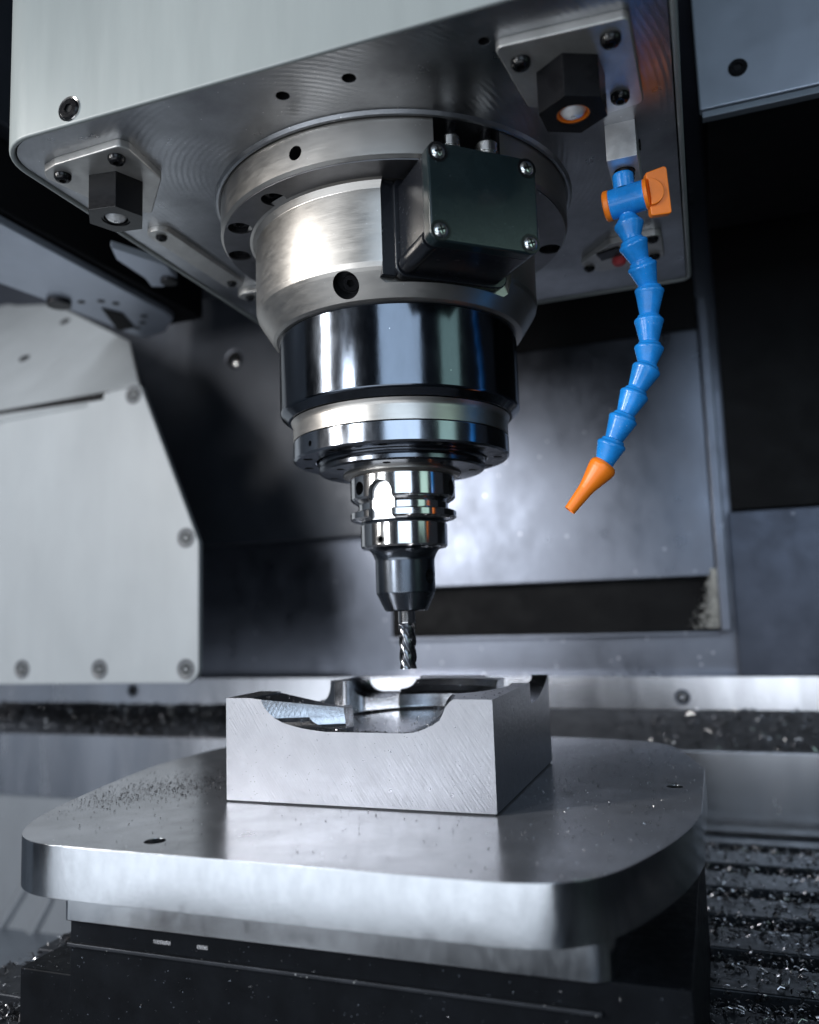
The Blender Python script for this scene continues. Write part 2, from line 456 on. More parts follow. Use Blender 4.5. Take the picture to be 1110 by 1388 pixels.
# way cover along the back: bright strip, ledge and lower sheet
wc = thing('way_cover', 'stainless stepped way cover along the back of the table', 'way cover', (0, 470, -225))
part('strip', MB().box((-900, 470, -115), (800, YW - 1, -80)), 'strip', wc, 0.8)
led = MB(); led.add([(-900, 469, -115.5), (800, 469, -115.5), (800, 416, -147), (-900, 416, -147), (-900, 469, -150), (800, 469, -150), (800, 416, -150), (-900, 416, -150)],
                    [(0, 3, 2, 1), (4, 5, 6, 7), (0, 1, 5, 4), (1, 2, 6, 5), (2, 3, 7, 6), (3, 0, 4, 7)])
part('ledge', led, 'ledge', wc)
part('riser_sheet', MB().box((-900, 414, -226), (800, 440, -147.5)), 'strip', wc, 0.8)
part('apron', MB().box((-900, 424, -400), (800, 440, -227)), 'apron', wc)
for q_ in (((78, 1100), (-20, 1290)), ((92, 1150), (30, 1290))):
    part('fold', MB().tube([ony(q_[0], 424), ony(((q_[0][0] * .6 + q_[1][0] * .4), (q_[0][1] + q_[1][1]) / 2), 424), ony(q_[1], 424)], [5, 7, 8], 12), 'apron', wc)
for px in ((925, 945), (180, 936)):
    c = ony(px, 470)
    screw('screw', c + Vector((0, .5, 0)), (0, -1, 0), 5.6, 3.2, 2.6, 1.0, 'black', wc)
    rg = MB(); rg.frame(c, (1, 0, 0), (0, 0, 1), (0, -1, 0), lambda t: t.lathe([(5.9, 0), (8.6, 0), (8.6, 0.8), (5.9, 0.8)], 28, True))
    part('washer', rg, 'wall', wc)

# ================================================================== LEFT: silver panel, swing arm
YL = 250
lp = thing('guard_panel', 'large pale grey faceted cover panel with countersunk bolts', 'machine cover', (-450, YL, -68))
def PL(px): p = ony(px, YL); return Vector((p.x, p.z))
face = [PL(q) for q in ((-160, 929), (255, 926), (269, 915), (269, 735), (190, 522), (140, 533), (140, 541), (118, 545), (118, 551), (-160, 602))]
face = [(p.x, p.y) for p in face]
face = round_poly(ccw(face), [0, 2, 14, 14, 3, 3, 1, 1, 1, 0], 6)
def yprism(poly, y0, y1):      # polygon in x, z extruded along y
    mb = MB(); return mb.frame((0, y0, 0), (1, 0, 0), (0, 0, 1), (0, 1, 0), lambda t: t.prism(poly, 0, y1 - y0))
part('sheet', yprism(face, YL, YL + 7), 'panel', lp, 1.2)
for px in ((30, 907), (135, 907), (252, 907), (252, 729), (181, 535)):
    c = ony(px, YL)
    rg = MB(); rg.frame(c, (1, 0, 0), (0, 0, 1), (0, -1, 0), lambda t: t.lathe([(5.0, -1), (10.2, -1), (10.2, 0.7), (9.2, 0.9), (5.0, -0.5)], 28, True))
    b = part('bolt_rim', rg, 'rim', lp)
    screw('bolt', c + Vector((0, 0.4, 0)), (0, -1, 0), 5.6, 1.5, 2.6, 0.0, 'socket', lp)
# upper facet leans back
tl = ony((176, 516), YL + 1); 
def onback(px, k=0.9):          # plane leaning back from the top of the front sheet
    d = ray(px); z0 = 232.0; y0 = YL
    t = ((y0 - CO.y) + (CO.z - z0) * k) / (d.y - d.z * k); return CO + d * t
fp = [onback(q) for q in ((-160, 600), (118, 549), (140, 531), (188, 519), (175, 462), (75, 412), (22, 414), (-160, 380))]
mb = MB(); n = len(fp); nrm = Vector((0, 0.74, -0.67))
mb.add(fp + [p + nrm * 6 for p in fp], [tuple(range(n)), tuple(range(2 * n - 1, n - 1, -1))] + [(i, (i + 1) % n, n + (i + 1) % n, n + i) for i in range(n)])
part('sloping_sheet', mb, 'panel', lp, 1.0)
for px in ((33, 486), (88, 436)):
    c = onback(px)
    screw('bolt', c, -nrm, 7.5, 1.2, 3.0, 0.0, 'hole', lp)
part('slot', yprism([(p.x, p.y) for p in [PL(q) for q in ((-160, 599), (118, 546), (140, 535), (140, 528), (-160, 582))]], YL + 8, YL + 16), 'wall_black', lp)

ZA = 300
arm = thing('swing_arm', 'dark beam with pale underside beside the head', 'machine arm', (-330, 100, ZA))
ap = [onz(q, ZA) for q in ((-150, 215), (0, 303), (225, 424), (235, 432), (224, 450), (196, 459), (173, 451), (65, 408), (-150, 330))]
apoly = ccw([(p.x, p.y) for p in ap])
part('underside', MB().prism(apoly, ZA, ZA + 7), 'panel2', arm, 1.0)
xs = sorted(apoly, key=lambda p: -p[0])
x_e = max(p[0] for p in apoly)
part('beam', MB().box((x_e - 60, -260, ZA + 8), (x_e - 1, max(p[1] for p in apoly) - 6, ZA + 62)), 'wall_black', arm, 1.0)
tri = [onz(q, ZA) for q in ((138, 417), (166, 424), (183, 443), (160, 447))]
part('dark_pocket', MB().prism(ccw([(p.x, p.y) for p in tri]), ZA - 1.2, ZA - 0.1), 'wall_black', arm)
for px in ((195, 428), (193, 437), (186, 444), (110, 409), (137, 408), (157, 411)):
    part('hole', cylm(onz(px, ZA) + Vector((0, 0, 0.5)), (0, 0, -1), 3.4, 1.2, 16), 'hole', arm)
# boss plate at the joint with the panel
c = onz((80, 408), ZA)
part('pivot', cylm(c + Vector((0, 0, 4)), (0, 0, -1), 11, 9, 24), 'hole', arm)
# guide body further up on the left
o = part('guide_body', MB().box((-520, -330, ZA + 66), (x_e + 12, 330, 900)), 'wall_dark', None, 3.0)
tag(o, 'dark upright machine body above the swing arm', 'machine body')
cb = thing('cable_clip', 'small pale bracket with round boss between the head and the swing arm', 'bracket', (-240, 60, 285))
q = [onz(x, 285) for x in ((156, 344), (176, 352), (206, 384), (222, 388), (246, 382), (240, 400), (200, 372), (160, 330))]
q = [onz(x, 285) for x in ((150, 335), (158, 352), (196, 377), (206, 389), (222, 389), (240, 378), (225, 360))]
part('plate', MB().prism(ccw([(p.x, p.y) for p in q]), 285, 291), 'panel2', cb, 0.8)
part('boss', cylm(onz((229, 379), 285), (0, 0, -1), 7, 3, 20), 'hole', cb)

# ================================================================== TOP RIGHT cover
tr = thing('silver_cover', 'silver cover sheet with one socket screw and dark bottom edge', 'machine cover', (230, 100, 328))
part('sheet', MB().prism(ccw(round_poly([(187, 100), (500, 100), (500, 108), (187, 108)], 1.5, 3)), 331, 700), 'panel2', tr, 1.0)
part('edge_strip', MB().box((188.5, 102, 326), (500, 109, 330.6)), 'grey', tr, 0.6)
part('inner_body', MB().box((192, 109.5, 332), (500, 300, 700)), 'wall_black', tr, 0.6)
c = ony((1000, 92), 100)
screw('screw', c, (0, -1, 0), 6.2, 1.6, 3.0, 0.0, 'black', tr)

# ================================================================== SPINDLE HEAD
hp = round_poly(ccw([(-166, -154), (173, -154), (170, 190), (-176, 190)]), [26, 14, 6, 6], 10)
hd = thing('headstock', 'boxy pale grey machine head with ground steel underside', 'machine head', (0, 0, ZH))
out = offset(hp, 3.6); inn = offset(hp, 0.7)
part('cover', MB().ring(out, inn, ZH - 1.6, ZH + 420), 'cover', hd, 1.2)
part('cap', MB().prism(offset(hp, 0.5), ZH + 400, ZH + 410), 'cover', hd)
holes = [cylm((-5.7, -134.2, ZH - 2), (0, 0, 1), 3.4, 14, 20), cylm((29.4, -134, ZH - 2), (0, 0, 1), 3.4, 14, 20),
         cylm((95, -134, ZH - 2), (0, 0, 1), 2.6, 14, 20)]
part('base_plate', MB().prism(hp, ZH, ZH + 20), 'underplate', hd, 0.6, cutter=holes, recess='hole')
c = ony((94, 148), -157.6)
screw('screw', Vector((c.x, -157.4, c.z)), (0, -1, 0), 5.6, 1.3, 2.6, 0.0, 'black', hd)
rg = MB(); rg.frame((c.x, -157.6, c.z), (1, 0, 0), (0, 0, 1), (0, -1, 0), lambda t: t.lathe([(5.7, -.5), (6.8, -.5), (6.6, 0.45), (5.7, 0.3)], 28, True))
part('screw_rim', rg, 'chrome', hd)
rg = MB(); rg.frame((0, 0, ZH), (1, 0, 0), (0, 1, 0), (0, 0, 1), lambda t: t.lathe([(107.6, 0.5), (107.6, -1.6), (108.4, -2.1), (109.6, -1.7), (110.8, 0), (110.8, .5)], 160, True))
part('mounting_ring', rg, 'underplate', hd)

# ------------------------------------------------------------------ spindle housing
sp = thing('spindle_housing', 'turned steel spindle housing with black sleeve hanging under the head', 'spindle', (0, 0, 85))
QB = math.radians(42)
BN = Vector((math.sin(QB), -math.cos(QB), 0)); BT = Vector((math.cos(QB), math.sin(QB), 0)); BZ = Vector((0, 0, 1))
bolts = [(-37.8, -86.5), (-72.8, -64.4), (-92.7, -32.1), (90.3, 40.3), (-96, 20), (60, 78), (-60, 80), (0, 98)]
cut_f = [cylm((x, y, 222), (0, 0, 1), 7.0, 12, 28) for x, y in bolts[:4]]
cut_f.append(cylm(Vector((-14.1, -106.1, 236.5)) * 1.0 + Vector((-14.1, -106.1, 0)).normalized() * 6, Vector((14.1, 106.1, 0)), 3.9, 22, 24))
nt_ = MB(); nt_.frame(BN * 74 + BZ * 222, BT, BN, BZ, lambda t: t.box((-19, 0, 0), (19, 60, 40)))
cut_f.append(nt_)
fl = MB().lathe([(0, 226), (92, 226), (105.4, 226), (107, 227.6), (107, ZH + 1), (0, ZH + 1)], 192)
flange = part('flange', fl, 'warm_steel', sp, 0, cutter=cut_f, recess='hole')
rf = MB().lathe([(87, 225.9), (105.2, 225.9), (105.2, 225.3), (87, 225.3)], 160, True)
cut2 = [cylm((x, y, 218), (0, 0, 1), 7.0, 16, 28) for x, y in bolts[:4]]
nt2 = MB(); nt2.frame(BN * 74 + BZ * 212, BT, BN, BZ, lambda t: t.box((-19, 0, 0), (19, 60, 40)))
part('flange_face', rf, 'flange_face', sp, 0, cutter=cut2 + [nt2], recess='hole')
for x, y in bolts[:4]:
    screw('bolt', (x, y, 233), (0, 0, -1), 5.6, 5.2, 2.8, 0.0, 'black', flange)
flat = MB(); flat.frame(BN * 73 + BZ * 171, BT, BN, BZ, lambda t: t.box((-38, 0, 0), (38, 60, 70)))
under = MB(); under.frame(BN * 118 + BZ * 166, BT, BN, BZ, lambda t: t.frame((0, 0, 0), (1, 0, 0), (0, 1, 0), (0, 0, 1), lambda u: u.lathe([(0, 0), (48, 0), (48, 9), (0, 9)], 64)))
body = MB().lathe([(0, 226.5), (92, 226.5), (88.2, 224.5), (86.3, 221), (86.3, 181), (85.6, 178.4), (84.5, 176.5), (76.6, 164.2), (74.5, 163.2), (0, 163.2)], 192)
# the bolt pocket in the cone
pc = oncyl((470, 385), 80); pn = Vector((pc.x, pc.y, 0)).normalized()
pd = (pn * 0.75 + Vector((0, 0, -0.66))).normalized()
pock = MB(); X, Y, Z = axes(pd)
pock.frame(pc - pd * 6, X, Y, Z, lambda t: t.lathe([(0, 0), (7.4, 0), (7.4, 30), (0, 30)], 28))
sp_body = part('body', body, 'warm_steel', sp, 0, cutter=[flat], recess='warm_steel')
cut(sp_body, [pock], ORG[sp.name], 'hole')
screw('bolt', pc - pd * 5.6 + Vector((1.5, 0, -1)), pd, 4.8, 3.0, 2.4, 0.0, 'black', sp_body)
part('sleeve', MB().lathe([(70, 163.6), (72.2, 163.4), (72.9, 162.4), (72.9, 118.4), (72.2, 117), (68.2, 113.6), (64, 113.6)], 192), 'sleeve', sp)
part('light_band', MB().lathe([(64, 114), (66.6, 113.2), (65.8, 111.5), (65.3, 110), (65.3, 101.4), (60, 101.2)], 160), 'warm_steel', sp)
setc = Vector((-52, -38, 0)).normalized()
c0 = oncyl((420, 601), 65.4)
cutn = [cylm(c0 + Vector((c0.x, c0.y, 0)).normalized() * 3, -Vector((c0.x, c0.y, 0)), 1.6, 9, 16)]
for k in range(12):
    a = 2 * math.pi * (k + 0.35) / 12
    cutn.append(cylm((58.5 * math.cos(a), 58.5 * math.sin(a), 86), (0, 0, 1), 2.9, 7, 20))
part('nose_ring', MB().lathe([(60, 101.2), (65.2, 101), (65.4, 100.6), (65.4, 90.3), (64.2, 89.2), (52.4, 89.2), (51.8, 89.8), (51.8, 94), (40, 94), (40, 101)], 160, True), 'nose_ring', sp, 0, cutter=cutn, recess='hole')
cutl = []
for k in range(8):
    a = 2 * math.pi * (k + 0.2) / 8
    cutl.append(cylm((43 * math.cos(a), 43 * math.sin(a), 80), (0, 0, 1), 2.4, 6, 18))
part('labyrinth_ring', MB().lathe([(30, 93), (50.6, 93), (50.6, 88), (49.4, 86.8), (50.4, 85.6), (50.4, 83.4), (49.2, 82.4), (36, 81.6), (36, 83), (30, 83)], 144, True), 'nose_face', sp, 0, cutter=cutl, recess='hole')
part('drive_face', MB().lathe([(26, 88), (35.5, 84), (35.5, 80.4), (33, 79.4), (26, 79.4)], 128, True), 'warm_steel', sp)

# ------------------------------------------------------------------ tool holder
th = thing('tool_holder', 'polished hollow shank tool holder with dark tapered nose in the spindle', 'tool holder', (0, 0, -1))
ck = []
kd = Vector((-2.7, -31.5, 0)).normalized()
kx = Vector((-kd.y, kd.x, 0))
slot = MB(); slot.frame(kd * 26.4 + Vector((0, 0, 0)), kx, Vector((0, 0, 1)), kd, lambda t: t.prism(
    [(-7.4, 50.5), (7.4, 50.5)] + [(7.4 * math.cos(math.pi * i / 20), 67.6 + 7.4 * math.sin(math.pi * i / 20)) for i in range(21)], 0, 12))
for P in (oncyl((487, 662), 31.6), oncyl((612, 660), 31.6)):
    d = Vector((P.x, P.y, 0)).normalized(); ck.append(cylm(P + d * 3, -d, 4.0 if P.x < 0 else 4.4, 14, 24))
ck.append(slot)
part('collar', MB().lathe([(25, 79.6), (30.9, 79.4), (31.7, 78.6), (31.7, 66.2), (30.6, 65), (27.6, 63.2), (27.2, 62.6), (27.2, 59.4), (30.6, 58.4), (32, 57.6), (32, 54.2), (30.4, 53.2), (26.2, 52.2), (25, 52)], 144, True), 'chrome', th, 0, cutter=ck, recess='hole')
rg = MB(); rg.frame(kd * 24.2, kx, Vector((0, 0, 1)), kd, lambda t: t.prism([(-7.2, 52.4), (7.2, 52.4)] + [(7.2 * math.cos(math.pi * i / 20), 67.6 + 7.2 * math.sin(math.pi * i / 20)) for i in range(21)], 0, 2.6))
part('drive_key', rg, 'alu', th)
part('groove', MB().lathe([(24, 52.2), (25.6, 52), (25.2, 51), (24, 51)], 96, True), 'holder_dark', th)
P = oncyl((516, 731), 26); d = Vector((P.x, P.y, 0)).normalized()
part('clamp_collar', MB().lathe([(10, 51), (25.6, 51), (26.1, 50.4), (26.1, 37.8), (25.2, 36.6), (10, 36.4)], 128, True), 'chrome', th, 0, cutter=[cylm(P + d * 2, -d, 2.1, 7, 20)], recess='hole')
rg = MB(); X, Y, Z = axes(d); rg.frame(P - d * 0.3, X, Y, Z, lambda t: t.lathe([(1.5, 0), (2.4, 0), (2.4, .45), (1.5, .45)], 24, True))
part('set_screw', rg, 'black', th)
P2 = oncyl((583, 781), 17.6); d2 = Vector((P2.x, P2.y, 0)).normalized()
prof = [(10, 37)] + [(25.0 - 7.3 * math.sin(math.pi / 2 * i / 10) if False else 25.0 - 7.2 * (i / 10) ** 0.55, 36.6 - 7.0 * (i / 10) ** 1.8) for i in range(11)]
prof += [(17.8, 28.6), (17.7, 10.2), (17.3, 9.2), (12.9, -0.2), (12.0, -0.9), (4.8, -0.9), (4.8, 5)]
part('nose', MB().lathe(prof, 128), 'holder_dark', th, 0, cutter=[cylm(P2 + d2 * 2, -d2, 4.4, 7, 24)], recess='hole')
screw('clamp_screw', P2 - d2 * 3.6, d2, 3.9, 1.8, 2.0, 0.0, 'black', th)

# ------------------------------------------------------------------ end mill
em = thing('end_mill', 'four flute spiral end mill clamped in the tool holder', 'end mill', (0, 0, -34.6))
part('shank', MB().lathe([(0, 4), (5.2, 4), (5.2, -7.6), (5.05, -8.2), (0, -8.2)], 48), 'chrome', em)
mb = MB(); SEG = 96; rows = 90; z0, z1 = -7.8, -34.6; lead = 37.0
vs = []; fs = []
for i in range(rows + 1):
    z = z0 + (z1 - z0) * i / rows; ph = -2 * math.pi * (z - z0) / lead
    fade = min(1, i / 12)
    for k in range(SEG):
        a = 2 * math.pi * k / SEG; u = (a * 4 / (2 * math.pi)) % 1.0
        # one flute per quarter: land, relief, then a round gullet
        if u < 0.14: r = 5.2
        elif u < 0.34: r = 5.2 - 0.35 * (u - 0.14) / 0.2
        else:
            w = (u - 0.34) / 0.66; r = 4.85 - 2.5 * math.sin(math.pi * min(1, w ** 0.8)) ** 0.8 if w < 1 else 5.2
            if w > 0.88: r = max(r, 5.2 - 2.6 * (1 - w) / 0.12 * 0.8)
        r = 5.15 * (1 - fade) + r * fade
        vs.append((r * math.cos(a + ph), r * math.sin(a + ph), z + (0.5 * math.cos(a * 4) if i == rows else 0)))
for i in range(rows):
    for k in range(SEG):
        l = (k + 1) % SEG; fs.append((i * SEG + k, (i + 1) * SEG + k, (i + 1) * SEG + l, i * SEG + l))
n0 = len(vs); vs += [(0, 0, z0), (0, 0, z1 + 0.9)]
for k in range(SEG):
    l = (k + 1) % SEG; fs += [(n0, k, l), (n0 + 1, rows * SEG + l, rows * SEG + k)]
part('fluted_cutter', mb.add(vs, fs), 'carbide', em, angle=38)

# ------------------------------------------------------------------ junction box
jb = thing('junction_box', 'black junction box with four cross head screws on the spindle housing', 'junction box', tuple(BN * 76 + BZ * 174))
def bx(fn): mb = MB(); return mb.frame((0, 0, 0), BT, BZ, BN, fn)      # local: t, z, distance out
part('base_plate', bx(lambda t: t.prism(round_poly([(-31.5, 172.6), (34, 172.6), (34, 227), (-31.5, 227)], 6, 6), 74.5, 80)), 'box', jb, 0.8)
part('pad', bx(lambda t: t.prism([(-38, 173.5), (-30, 173.5), (-30, 226), (-38, 226)], 71.5, 77)), 'box', jb, 0.5)
part('case', bx(lambda t: t.prism(round_poly([(-29, 175), (31, 175), (31, 224.5), (-29, 224.5)], 5, 6), 80, 112.5)), 'box', jb, 0.6)
lid = part('lid', bx(lambda t: t.prism(round_poly([(-29.6, 174.3), (30.4, 174.3), (30.4, 225), (-29.6, 225)], 5.5, 6), 113, 121)), 'lid', jb, 1.4, seg=3)
for (t_, z_) in ((-29.0, 175.2),):
    part('corner_post', bx(lambda t: t.frame((t_ + 4, z_ + 4, 81), (1, 0, 0), (0, 1, 0), (0, 0, 1), lambda u: u.lathe([(0, 0), (5.2, 0), (5.2, 31), (0, 31)], 24))), 'box', jb)
first = None
for (t_, z_) in ((-24.2, 219.6), (25, 219.6), (25, 179.6), (-24.2, 179.6)):
    c = BT * t_ + BZ * z_ + BN * 120.9
    if first is None:
        hd_ = MB(); hd_.frame(c, BT, BZ, BN, lambda t: t.lathe([(0, 1.5), (1.6, 1.45), (2.9, 1.1), (3.7, 0.4), (3.8, -0.5), (0, -0.5)], 28))
        cr = []
        for ang in (0.35, 0.35 + math.pi / 2):
            q = MB(); q.frame(c, BT * math.cos(ang) + BZ * math.sin(ang), BZ * math.cos(ang) - BT * math.sin(ang), BN, lambda t: t.box((-2.3, -0.5, 0.5), (2.3, 0.5, 3)))
            cr.append(q)
        first = part('lid_screw', hd_, 'zinc', lid, 0, cutter=cr, recess='hole'); fc = c
    else:
        o2 = first.copy(); sc.collection.objects.link(o2); o2.parent = lid; o2.location = (c - fc) * S
    rg = MB(); rg.frame(c, BT, BZ, BN, lambda t: t.lathe([(3.9, 0.15), (5.2, 0.15), (5.2, .35), (3.9, .35)], 28, True))
    part('screw_recess', rg, 'black', lid)
for t_, s_ in ((-7, 1.0), (14, 1.25)):
    g = MB(); g.frame(BT * t_ + BN * 100 + BZ * 224, BT, BN, BZ, lambda t: (t.lathe([(0, 0), (6 * s_, 0), (6 * s_, 5), (0, 5)], 6), t.lathe([(0, 5), (4.4 * s_, 5), (4.4 * s_, 12), (5 * s_, 12), (5 * s_, 17), (3.4 * s_, 19), (0, 19)], 20)))
    part('cable_gland', g, 'zinc', jb, 0.3)
    part('cable', cylm(BT * t_ + BN * 100 + BZ * 240, (0, 0, 1), 3.0, 14, 16), 'black', jb)

# ------------------------------------------------------------------ spray nozzles with flange plates
def nozzle(poly, screws, hc, hz, flats, label, side):
    nz = thing('spray_nozzle', label, 'nozzle', (hc[0], hc[1], ZH - 4), 'spray nozzles on the head underside')
    pl = part('plate', MB().prism(ccw(round_poly(poly, 3.5, 5)), ZH - 4.5, ZH + 0.3), 'plate_steel', nz, 0.8)
    for s in screws:
        screw('screw', (s[0], s[1], ZH - 4.5), (0, 0, -1), 4.6, 3.6, 2.1, 1.4, 'black', pl)
    hexp = [(hc[0] + 16.4 * math.cos(flats + math.pi / 3 * i), hc[1] + 16.4 * math.sin(flats + math.pi / 3 * i)) for i in range(6)]
    b = part('hex_body', MB().prism(hexp, hz, ZH - 4), 'black', nz, 0.7, cutter=[cylm((hc[0], hc[1], hz - 2), (0, 0, 1), 7.6, 9, 28)], recess='black')
    mb = MB(); mb.frame((hc[0], hc[1], hz), (1, 0, 0), (0, 1, 0), (0, 0, 1), lambda t: t.lathe([(6.7, 4), (6.7, 0.6), (7.55, 0.6), (7.55, 4)], 32, True))
    part('seal_ring', mb, 'orange' if side > 0 else 'black', b)
    mb = MB(); mb.frame((hc[0], hc[1], hz + 3.5), (1, 0, 0), (0, 1, 0), (0, 0, -1), lambda t: t.lathe([(0, 3.2), (1.0, 3.2), (1.2, 4.6), (2.6, 4.3), (4.6, 3.3), (6.0, 1.6), (6.7, 0), (6.7, -1), (0, -1)], 36))
    part('ball', mb, 'lens', b)
nozzle([(onz(q, ZH - 4.5).x, onz(q, ZH - 4.5).y) for q in ((60, 233), (74, 224), (160, 198), (175, 203), (219, 243), (206, 290), (150, 283), (62, 242))], [(onz(q, ZH - 6).x, onz(q, ZH - 6).y) for q in ((85, 241), (158, 217))], (-129, -104), 224, 0.15,
       'dark hex spray nozzle on steel flange plate beside the long cover strip', -1)
nozzle([(99, -134), (157, -131), (158, -66), (138, -63), (104, -85)], [(108.4, -121), (148.2, -121), (147.6, -77)], (128, -103), 224, 0.45,
       'dark hex spray nozzle on steel flange plate beside the hose bracket', 1)

# cover strips
cs = thing('cover_strip', 'long narrow steel strip screwed to the head underside', 'cover strip', (-147, 5, ZH - 3))
part('strip', MB().prism(ccw(round_poly([(-155, -47), (-139, -47), (-140, 55), (-156, 55)], 7, 6)), ZH - 3.4, ZH + .3), 'plate_steel', cs, 0.6)
for y in (-38, 46): screw('screw', (-147.5, y, ZH - 3.4), (0, 0, -1), 3.7, 2.4, 1.8, 1.0, 'black', cs)
cs = thing('cover_tab', 'short rounded steel tab behind the long cover strip', 'cover strip', (-147, 80, ZH - 3))
part('strip', MB().prism(ccw(round_poly([(-156, 64), (-120, 64), (-120, 80), (-156, 80)], 7, 6)), ZH - 5, ZH + .3), 'plate_steel', cs, 0.8)
screw('screw', (-147.5, 72, ZH - 5), (0, 0, -1), 3.7, 2.4, 1.8, 1.0, 'black', cs)
pd_ = thing('sensor_plate', 'rounded steel plate with dark window and red tip behind the blue hose', 'sensor plate', (127, 112, ZH - 4))
part('plate', MB().prism(ccw(round_poly([(98, 121), (122, 93), (157, 90), (157, 132), (110, 140)], 6, 5)), ZH - 4.5, ZH + .3), 'plate_steel', pd_, 0.8)
part('window', MB().prism([(112, 104), (128, 99), (130, 112), (114, 117)], ZH - 5.6, ZH - 4.3), 'black', pd_, 0.3)
part('red_tip', MB().frame((126, 121, ZH - 7), (1, 0, 0), (0, 1, 0), (0, 0, 1), lambda t: t.lathe([(0, 4), (5, 4), (5, 0), (3.5, -2), (0, -2.4)], 20)), 'red', pd_)
for p in ((104, 128), (151, 96), (150, 126)):
    screw('screw', (p[0], p[1], ZH - 4.5), (0, 0, -1), 4.0, 2.6, 1.8, 1.0, 'black', pd_)

# ------------------------------------------------------------------ hose bracket and coolant hose
hb = thing('hose_bracket', 'square aluminium block screwed under the head holding the blue hose', 'bracket', (144, -38, 229))
part('block', MB().box((136.6, -46, 229.2), (152, -12, ZH + .3)), 'alu', hb, 0.6, cutter=[cylm((144.3, -31, 226), (0, 0, 1), 5.6, 14, 24)], recess='alu')
part('clip_ring', MB().tube([Vector((153.2, -36 + 2.2 * math.cos(a), 240 + 2.6 * math.sin(a))) for a in [i * math.pi / 8 for i in range(16)]], 0.5, 8), 'black', hb)
part('fitting', MB().frame((144.3, -31, 225), (1, 0, 0), (0, 1, 0), (0, 0, 1), lambda t: t.lathe([(0, 8), (5.2, 8), (5.2, 2.2), (4.2, 1.6), (4.2, 0.4), (5.0, 0), (0, -.6)], 24)), 'black', hb)
P0 = Vector((144.3, -31, 222))
def hv(x, y): return onview((x, y), P0)
hose = thing('coolant_hose', 'blue segmented coolant hose with orange shut off valve and orange tip', 'coolant hose', tuple(hv(845, 245)))
KPX = (P0 - CO).dot(CW) / FP         # mm per photograph pixel at the hose
def along(a, b, fn, name, material, parent, **k):
    """lathe along a -> b; fn(length) gives the profile (r, distance)"""
    d = b - a; X, Y, Z = axes(d)
    mb = MB(); mb.frame(a, X, Y, Z, lambda t: t.lathe(fn(d.length), 40))
    return part(name, mb, material, parent, **k)
top = hv(844, 238)
along(top, hv(846, 256), lambda L: [(0, -1), (5.0, -1), (5.6, 0), (5.6, L)], 'neck', 'blue', hose)
va, vb = hv(829, 276) + CW * 3, hv(871, 269) - CW * 5
along(va, vb, lambda L: [(0, 0), (7.6, 0), (7.9, 0.5), (7.9, L - .5), (7.6, L), (0, L)], 'valve_body', 'blue', hose)
vd = (vb - va).normalized()
along(va - vd * 3.0, va + vd * .3, lambda L: [(0, 0), (7.4, 0), (8.2, 0.7), (8.2, L - 0.4), (7.8, L), (0, L)], 'valve_cap', 'orange', hose)
along(vb - vd * .2, vb + vd * 1.8, lambda L: [(0, 0), (7.8, 0), (8.2, 0.5), (8.0, L), (0, L)], 'handle_hub', 'orange', hose)
pz = (hv(893, 233) - hv(902, 298)).normalized()
vx = (hv(902, 298) - hv(873, 301)).normalized()
pn_ = vx.cross(pz).normalized()
mb = MB(); mb.frame(vb + vd * 1.2, vx, pz, pn_, lambda t: t.prism(round_poly([(-0.4, -12.4), (10.8, -12.0), (11.2, 12.4), (9.6, 13.2), (-0.4, 10.6)], 1.6, 4), -2.4, 2.4))
hnd = part('valve_handle', mb, 'orange', hose, 0.7)
mb = MB(); mb.frame(vb + vd * 1.2, vx, pz, pn_, lambda t: t.prism([(7.6 * math.cos(a), 7.2 * math.sin(a)) for a in [math.pi * (i / 16 - .5) for i in range(17)]], -4.4, 4.4))
part('handle_boss', mb, 'orange', hnd, 0.5)
along(hv(849, 283), hv(852, 300), lambda L: [(0, 0), (4.6, 0), (4.4, L * .5), (5.4, L), (0, L)], 'outlet_neck', 'blue', hose)
rim = [(852, 303), (856, 331), (869, 360), (881, 391), (881, 432), (880, 470), (876, 500), (859, 534), (844, 567), (829, 601), (817, 633)]
off = [0, 2, 1, -1, -2, 0, 1, 2, 2, 1, 0]
RP = [hv(*p) - CW * o_ for p, o_ in zip(rim, off)]
for i in range(10):
    a, b = RP[i], RP[i + 1]
    d = (b - a).normalized()
    def pf(L):
        return [(0, -2.4), (5.0, -2.4), (5.8, -2.0), (6.1, -1.2), (6.3, -0.7), (7.3, 0.0), (7.7, 0.7), (7.7, 1.6), (7.4, 2.2), (5.0, L - 2.9), (4.9, L - 1.2), (5.3, L + 0.6), (0, L + 1)]
    along(a, b, pf, 'segment', 'blue', hose)
na, nb = RP[10] - CW * 0, hv(772, 692)
along(na - (nb - na).normalized() * 1.5, nb, lambda L: [(0, -1), (6.2, -0.6), (7.3, 0.8), (7.5, 2.2), (7.2, 4.2), (4.6, L * .46), (4.1, L * .55), (3.1, L), (2.4, L), (2.2, L - 4), (0, L - 4)], 'nozzle_tip', 'orange', hose)

